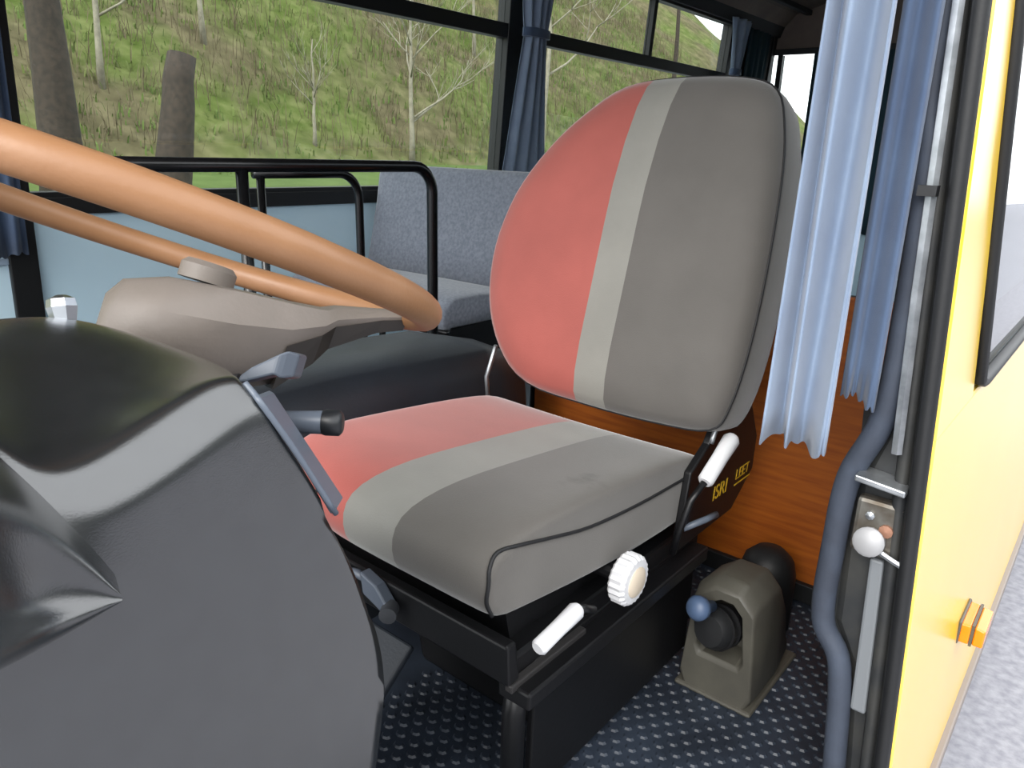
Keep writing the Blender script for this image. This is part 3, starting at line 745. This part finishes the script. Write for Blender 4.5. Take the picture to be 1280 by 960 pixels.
for r in ([(-160, 620), (-60, 640), (10, 690), (112, 735), (240, 680), (345, 640), (417, 640)],
          [(-160, 760), (-60, 770), (20, 780), (125, 790), (255, 770), (375, 755), (466, 758)],
          [(-160, 880), (-60, 875), (20, 870), (135, 870), (260, 860), (385, 850), (490, 850)],
          [(-160, 1000), (-60, 1000), (20, 1000), (130, 1000), (245, 1000), (365, 995), (466, 985)]):
    rows.append([side(*p) for p in r])
last = rows[-1]
rows.append([Vector((p.x-0.02, p.y, 0.25)) for p in last])
rows.append([Vector((p.x-0.03, p.y, 0.0)) for p in last])
# far side: top rolls over and down away from the camera
first = rows[0]
rows.insert(0, [p+Vector((-0.045, 0.0, -0.015)) for p in first])
rows.insert(0, [p+Vector((-0.07, -0.02, -0.12)) for p in first])
rows.insert(0, [Vector((p.x-0.07, p.y-0.04, 0.0)) for p in first])
bm = bmesh.new()
G = grid(bm, rows)
# driver-facing end closed: fan of the last column
ends = [r[-1] for r in G]
f = bm.faces.new(ends)
cr = bm.edges.layers.float.new('crease_edge')
for e in bm.edges:
    if e.verts[0] in ends and e.verts[1] in ends: e[cr] = 0.75
# crease of the shoulder fold
for r in (G[5], G[6]):
    for k in range(0, 6):
        e = bm.edges.get((r[k], r[k+1]))
        if e: e[cr] = 0.45
bmesh.ops.triangulate(bm, faces=[f])
dash = thing('dashboard', 'black moulded plastic dashboard housing in the left foreground', 'dashboard', (-0.45, 0.15, 0.0))
obj('housing', bm, M_dash, dash, smooth=True, subsurf=3)
edge = [rp(306, 479, .478), rp(318, 493, .477), rp(330, 509, .476), side(368, 562), side(420, 642)]
obj('edge_trim', ntube(catmull(edge, 5), 0.0022, 8), M_stalk, dash, smooth=True)
# flat bezel standing proud on the driver's side
q = [(318, 494, .50), (325, 498, .50), (420, 639, .54), (413, 643, .54), (362, 557, .51)]
P = [rp(*p) for p in q]
bm = bmesh.new(); A = [bm.verts.new(p) for p in P]; B = [bm.verts.new(p+Vector((-0.03, 0.03, -0.01))) for p in P]
bm.faces.new(A); bm.faces.new(list(reversed(B)))
for i in range(5): bm.faces.new((A[i], A[(i+1) % 5], B[(i+1) % 5], B[i]))
obj('bezel', bm, M_stalk, dash, bevel=0.002)
# forward shelf: a rounded tongue with a scooped top lying against the side of the housing
sh = [[(-200, 470, .30), (-90, 530, .325), (-20, 582, .35), (50, 628, .375), (112, 690, .388), (150, 742, .392)],
      [(-200, 540, .265), (-90, 590, .295), (-20, 625, .325), (50, 660, .355), (110, 705, .378), (152, 744, .390)],
      [(-200, 660, .255), (-90, 700, .285), (-20, 720, .330), (45, 720, .365), (105, 732, .383), (153, 747, .391)],
      [(-200, 760, .250), (-90, 780, .285), (-20, 785, .330), (45, 765, .362), (108, 758, .381), (153, 750, .391)],
      [(-200, 860, .235), (-90, 855, .265), (-20, 835, .300), (45, 805, .345), (105, 775, .378), (152, 752, .390)],
      [(-200, 900, .250), (-90, 895, .280), (-20, 860, .320), (50, 822, .368), (110, 785, .390), (151, 755, .395)]]
P = [[rp(*p) for p in r] for r in sh]
P.insert(0, [p+Vector((-0.06, 0.02, -0.01)) for p in P[0]]); P.append([p+Vector((-0.08, 0.02, -0.03)) for p in P[-1]])
bm = bmesh.new(); grid(bm, P)
obj('front_shelf', bm, M_dash, dash, smooth=True, subsurf=2)
# small faceted chrome switch on top of the housing
kp = rp(78, 384, .565)
t = thing('chrome_switch', 'small shiny chrome switch on top of the dashboard', 'switch', kp-Vector((0, 0, 0.016)))
obj('knob', nlathe([(0.006, -0.018), (0.009, -0.010), (0.011, 0.000), (0.010, 0.006), (0.004, 0.009)], kp, (-0.3, 0.1, 1), 7), M_chrome, t)
obj('collar', nlathe([(0.012, -0.024), (0.012, -0.017), (0.008, -0.014)], kp, (-0.3, 0.1, 1), 14), M_dash2, t)

# ------------------------------------------------------------------ engine cover, pedal, partition
rings = []
for y, sx, zt in ((0.10, .85, .44), (0.13, .96, .50), (0.2, 1, .525), (0.9, 1, .525), (1.30, 1, .505), (1.40, .97, .48), (1.43, .88, .42)):
    c0 = -1.27; hw = 0.18*sx
    rings.append([(c0-hw-0.02, y, 0.0), (c0-hw-0.01, y, zt*.6), (c0-hw, y, zt-0.06), (c0-hw+0.05, y, zt-0.01), (c0, y, zt), (c0+hw-0.05, y, zt-0.01), (c0+hw, y, zt-0.06), (c0+hw+0.01, y, zt*.6), (c0+hw+0.02, y, 0.0)])
o = obj('engine_cover', nloft(rings), M_vinyl, loc=(-1.28, 0.75, 0), smooth=True, auto=60, bevel=0.0)
tag(o, 'black padded engine cover hump beyond the driver seat', 'engine cover')
pd = thing('accelerator_pedal', 'grey foot pedal plate on the floor below the driver seat front', 'pedal', (-0.77, 0.58, 0.0))
obj('plate', nprism([(0.50, 0.10), (0.66, 0.235), (0.668, 0.225), (0.51, 0.085)], 'x', -0.85, -0.71), M_vinyl, pd, bevel=0.004)
obj('arm', ntube([(-0.78, 0.60, 0.0), (-0.78, 0.59, 0.16)], 0.010, 8), M_black, pd)

pt = thing('partition', 'orange-brown wooden partition panel behind the driver seat', 'partition', (-0.72, 1.59, 0))
obj('panel', nbox(-1.20, -0.20, 1.58, 1.60, 0.0, 0.69), M_wood, pt, bevel=0.003)
obj('kick_strip', nbox(-1.20, -0.20, 1.565, 1.58, 0.0, 0.045), M_rubber, pt, bevel=0.003)
obj('post', ntube([(-1.205, 1.59, 0.0), (-1.205, 1.59, 0.71)], 0.013, 10), M_black, pt, smooth=True)

# ------------------------------------------------------------------ grey lever console on the floor
cn = thing('lever_console', 'olive-grey plastic lever console with black opening on floor beside the seat', 'console', (-0.42, 1.22, 0))
def cring(y, x0, x1, z0, z1, c=0.03):
    return [(x0+c*.4, y, z0), (x1-c*.4, y, z0), (x1, y, z0+c), (x1-0.012, y, z1-c), (x1-0.012-c, y, z1), (x0+0.02+c, y, z1), (x0+0.012, y, z1-c), (x0, y, z0+c)]
ro = [cring(1.135, -0.492, -0.356, 0.0, 0.225), cring(1.16, -0.495, -0.352, 0.0, 0.242), cring(1.25, -0.495, -0.352, 0.0, 0.235), cring(1.33, -0.485, -0.362, 0.0, 0.15), cring(1.36, -0.475, -0.37, 0.0, 0.09)]
bm = bmesh.new(); R2 = loft(bm, ro, cap=False); bm.faces.new(R2[-1])
inner = cring(1.137, -0.468, -0.378, 0.085, 0.205, 0.018); deep = cring(1.20, -0.464, -0.382, 0.09, 0.20, 0.018)
I1 = [bm.verts.new(p) for p in inner]; I2 = [bm.verts.new(p) for p in deep]
n = 8
for k in range(n):
    bm.faces.new((R2[0][k], R2[0][(k+1) % n], I1[(k+1) % n], I1[k])); bm.faces.new((I1[k], I1[(k+1) % n], I2[(k+1) % n], I2[k]))
bm.faces.new(I2)
obj('housing', bm, M_greybox, cn, bevel=0.006, smooth=True, auto=50)
obj('base_flange', nprism([(-0.498, 1.13), (-0.349, 1.13), (-0.349, 1.365), (-0.498, 1.365)], 'z', 0.0, 0.010), M_greybox, cn, bevel=0.005)
lb = obj('lever_block', nlathe([(0.020, -0.02), (0.036, 0.0), (0.036, 0.05), (0.028, 0.062), (0.001, 0.064)], (-0.425, 1.165, 0.145), (-0.15, -1, 0.2), 18), M_rubber, cn, smooth=True, auto=40)
obj('ridge', nlathe([(0.040, 0.012), (0.040, 0.020)], (-0.425, 1.165, 0.145), (-0.15, -1, 0.2), 18), M_black, lb)
obj('ridge', nlathe([(0.040, 0.032), (0.040, 0.040)], (-0.425, 1.165, 0.145), (-0.15, -1, 0.2), 18), M_black, lb)
obj('lever_knob', nlathe([(0.010, -0.03), (0.012, 0.0), (0.021, 0.006), (0.022, 0.018), (0.015, 0.028), (0.001, 0.030)], (-0.445, 1.095, 0.205), (-0.2, -1, 0.3), 16), M_blueknob, cn, smooth=True)
obj('rear_hump', nlathe([(0.06, 0), (0.058, 0.12), (0.05, 0.15), (0.03, 0.17), (0.001, 0.175)], (-0.455, 1.44, 0.0), (0, 0, 1), 16), M_rubber, cn, smooth=True)

# ------------------------------------------------------------------ guard rails
def rail(name, label, x, y0, y1, z, posts, r, y_end_low, inner=None):
    t = thing(name, label, 'guard rail', (x, (y0+y1)/2, 0), 'black guard rails beside the front steps')
    rr = 0.07
    pth = [Vector((x, y0, z)), Vector((x, y1-rr*1.4, z))]+[Vector((x, y1-rr+rr*math.sin(a), z-rr+rr*math.cos(a))) for a in [math.pi/2*k/6 for k in range(7)]]+[Vector((x, y1+0.005, 0.3)), Vector((x, y1+0.01, 0.0))]
    obj('hoop', ntube(pth, r, 12), M_blacktube, t, smooth=True)
    for p in posts:
        po = obj('post', ntube([(x, p, z), (x, p, 0.0)], r*0.9, 10), M_blacktube, t, smooth=True)
        obj('foot', nlathe([(0.035, 0), (0.035, 0.008), (0.016, 0.012)], (x, p, 0.0), (0, 0, 1), 16), M_blacktube, po)
    return t
rail('guard_rail', 'longer black tubular guard rail running behind the steering wheel', -1.55, 0.35, 1.53, 0.898, [0.945], 0.0155, 0)
rail('guard_rail', 'shorter black hoop nested behind the longer guard rail', -1.80, 1.13, 1.475, 0.868, [1.15], 0.0125, 0)

# ------------------------------------------------------------------ passenger bench
ps = thing('passenger_seat', 'blue-grey double passenger seat behind the black guard rails', 'seat', (-2.0, 1.9, 0))
rings = []
for x, ins in ((-2.40, .02), (-2.385, .006), (-2.36, 0), (-2.0, -0.004), (-1.64, 0), (-1.612, .006), (-1.60, .02)):
    pr = [(1.64, .40), (1.625, .435), (1.635, .475), (1.68, .50), (1.80, .502), (1.95, .49), (2.06, .48), (2.07, .41)]
    rings.append([(x, 1.85+(y-1.85)*(1-ins*2), .44+(z-.44)*(1-ins*6)) for y, z in pr])
obj('cushion', nloft(rings), M_pass, ps, smooth=True)
rings = []
for x, ins in ((-2.40, .06), (-2.39, .02), (-2.36, 0), (-2.0, 0), (-1.64, 0), (-1.61, .02), (-1.60, .06)):
    pr = [(1.985, .47), (2.02, .60), (2.055, .74), (2.075, .85), (2.09, .875), (2.12, .878), (2.14, .86), (2.13, .72), (2.10, .46)]
    rings.append([(x, 2.07+(y-2.07)*(1-ins*3), .67+(z-.67)*(1-ins)) for y, z in pr])
bk = obj('backrest', nloft(rings), M_pass, ps, smooth=True)
bm = bmesh.new(); prism(bm, [(2.03, .48), (2.075, .70), (2.10, .845), (2.135, .845), (2.135, .70), (2.10, .48)], 'x', -1.605, -1.575)
obj('side_panel', bm, M_passside, ps, bevel=0.01, smooth=True, auto=40)
obj('seat_rail', ntube([(-2.40, 1.645, 0.395), (-1.595, 1.645, 0.395)], 0.012, 10), M_blacktube, ps, smooth=True)
obj('pan', nbox(-2.39, -1.60, 1.66, 2.08, 0.375, 0.41), M_black, ps)
for y in (1.70, 2.04):
    obj('leg', ntube([(-1.63, y, 0.39), (-1.63, y, 0.0)], 0.014, 10), M_blacktube, ps, smooth=True)
    obj('leg', ntube([(-2.36, y, 0.39), (-2.36, y, 0.0)], 0.014, 10), M_blacktube, ps, smooth=True)
obj('side_plate', nbox(-1.618, -1.606, 1.70, 2.06, 0.05, 0.385), M_black, ps, bevel=0.004)

# ------------------------------------------------------------------ curtains
def drape(bm, path_fn, z0, z1, nz, nu, amp, folds, ph=0.0, seed=1):
    """pleated cloth: path_fn(u, k) -> (x, y) of the mean line at height fraction k, amp across it"""
    r = random.Random(seed); rows = []
    fa = [r.uniform(.6, 1.2) for _ in range(12)]
    for j in range(nz+1):
        k = j/nz; z = z0+(z1-z0)*k; row = []
        for i in range(nu+1):
            u = i/nu; x, y, nx, ny = path_fn(u, k)
            a = amp(k)*math.sin(2*math.pi*folds*u+ph+0.5*math.sin(3*k+u*5))*fa[int(u*folds) % 12]
            dz = 0.0
            if j == 0: dz = 0.006*math.sin(2*math.pi*folds*u*0.5)+0.004*math.sin(u*31)
            row.append((x+nx*a, y+ny*a, z+dz))
        rows.append(row)
    grid(bm, rows)
# near light curtain: hangs by the jamb, bunched
bm = bmesh.new()
drape(bm, lambda u, k: (-0.334+0.080*u+0.006*math.sin(9*u+2*k), 0.952+0.02*math.sin(u*3.1), 0.25, -1.0), 0.588, 1.78, 26, 70, lambda k: 0.016+0.006*(1-k), 2.3, 2.2, 2)
o = obj('curtain', bm, M_drape, loc=(-0.31, 0.97, 0.57), smooth=True, solid=0.002, recalc=False)
tag(o, 'light blue pleated curtain hanging beside the driver seat at the door jamb', 'curtain')
bm = bmesh.new()
drape(bm, lambda u, k: (-0.266+0.044*u+0.012*(1-k), 0.990-0.008*u, 0.35, -0.95), 0.66, 1.78, 24, 60, lambda k: 0.008, 1.6, 0.0, 5)
o = obj('curtain', bm, M_drape2, loc=(-0.245, 1.03, 0.6), smooth=True, solid=0.002, recalc=False)
tag(o, 'darker slate blue curtain fold between the light curtain and rubber seal', 'curtain')

def tied(name_label, yc, w_top, w_tie, w_bot, z_tie, z_lo, z_hi, material, x_off, seed, folds=4):
    t = thing('curtain', name_label, 'curtain', (farx(z_lo)+x_off, yc, z_lo))
    def half(z0, z1, wa, wb):
        bm = bmesh.new()
        drape(bm, lambda u, k: (farx(z0+(z1-z0)*k)+x_off+0.02*math.sin(u*math.pi), yc+(u-.5)*(wa+(wb-wa)*(k**0.8)), 1.0, 0.0), z0, z1, 16, 44, lambda k: 0.016, folds, seed, seed)
        return bm
    obj('lower_cloth', half(z_lo, z_tie, w_bot, w_tie), material, t, smooth=True, solid=0.002, recalc=False)
    obj('upper_cloth', half(z_tie, z_hi, w_tie, w_top), material, t, smooth=True, solid=0.002, recalc=False)
    obj('tie_band', nloft([[(farx(z)+x_off+0.035*math.cos(a)+0.01, yc+w_tie*.62*math.sin(a), z) for a in [2*math.pi*k/16 for k in range(16)]] for z in (z_tie-0.018, z_tie+0.018)]), M_teal if material == M_teal else M_drape2, t, smooth=True, auto=40)
tied('tied light blue curtain on the post behind the passenger seat', 2.96, 0.26, 0.15, 0.34, 1.46, 0.80, 1.80, M_drape, 0.07, 3)
tied('small tied blue curtain at the rear end of the second side window', 5.17, 0.30, 0.10, 0.30, 1.50, 0.80, 1.82, M_drape, 0.05, 6, 3)
bm = bmesh.new()
drape(bm, lambda u, k: (farx(.8+k)+0.03, 5.36+0.36*u, 1, 0), 0.80, 1.80, 8, 30, lambda k: 0.014, 4, 0, 8)
tag(obj('curtain', bm, M_teal, loc=(farx(.8)+.03, 5.54, .8), smooth=True, solid=0.002, recalc=False), 'dark teal curtain in the far rear corner', 'curtain')
bm = bmesh.new()
drape(bm, lambda u, k: (-2.07+1.0*u, REAR-0.04, 0, 1), 0.45, 1.68, 8, 30, lambda k: 0.018, 9, 0, 9)
tag(obj('curtain', bm, M_teal, loc=(-1.6, REAR-.04, .45), smooth=True, solid=0.002, recalc=False), 'dark teal curtain covering the right of the back window', 'curtain')
bm = bmesh.new()
drape(bm, lambda u, k: (farx(.6+1.2*k)+0.04, 0.66+0.13*u, 1, 0), 0.62, 1.80, 10, 26, lambda k: 0.012, 3, 0, 10)
tag(obj('curtain', bm, M_drape2, loc=(farx(.6)+.04, 0.72, .62), smooth=True, solid=0.002, recalc=False), 'narrow slate blue curtain on the front post at the left edge', 'curtain')

# ------------------------------------------------------------------ side marker lamp on the yellow panel
lx = nearx(0.12); ly = 1.50; lz = 0.105
ml = thing('side_marker_lamp', 'small amber side marker lamp on the yellow panel', 'lamp', (lx, ly, lz))
obj('base', nbox(lx-0.001, lx+0.005, ly-0.004, ly+0.104, lz-0.024, lz+0.024), M_lampbase, ml, bevel=0.003)
obj('lens', nprism([(lx+0.003, lz-0.020), (lx+0.021, lz-0.020), (lx+0.021, lz+0.020), (lx+0.003, lz+0.020)], 'y', ly, ly+0.10), M_amber, ml, bevel=0.003)
obj('lens', nprism([(lx+0.026, lz-0.020), (lx+0.044, lz-0.020), (lx+0.044, lz+0.016), (lx+0.026, lz+0.019)], 'y', ly+0.003, ly+0.097), M_amber, ml, bevel=0.003)
obj('divider', nbox(lx+0.021, lx+0.026, ly+0.001, ly+0.099, lz-0.022, lz+0.022), M_lampbase, ml)
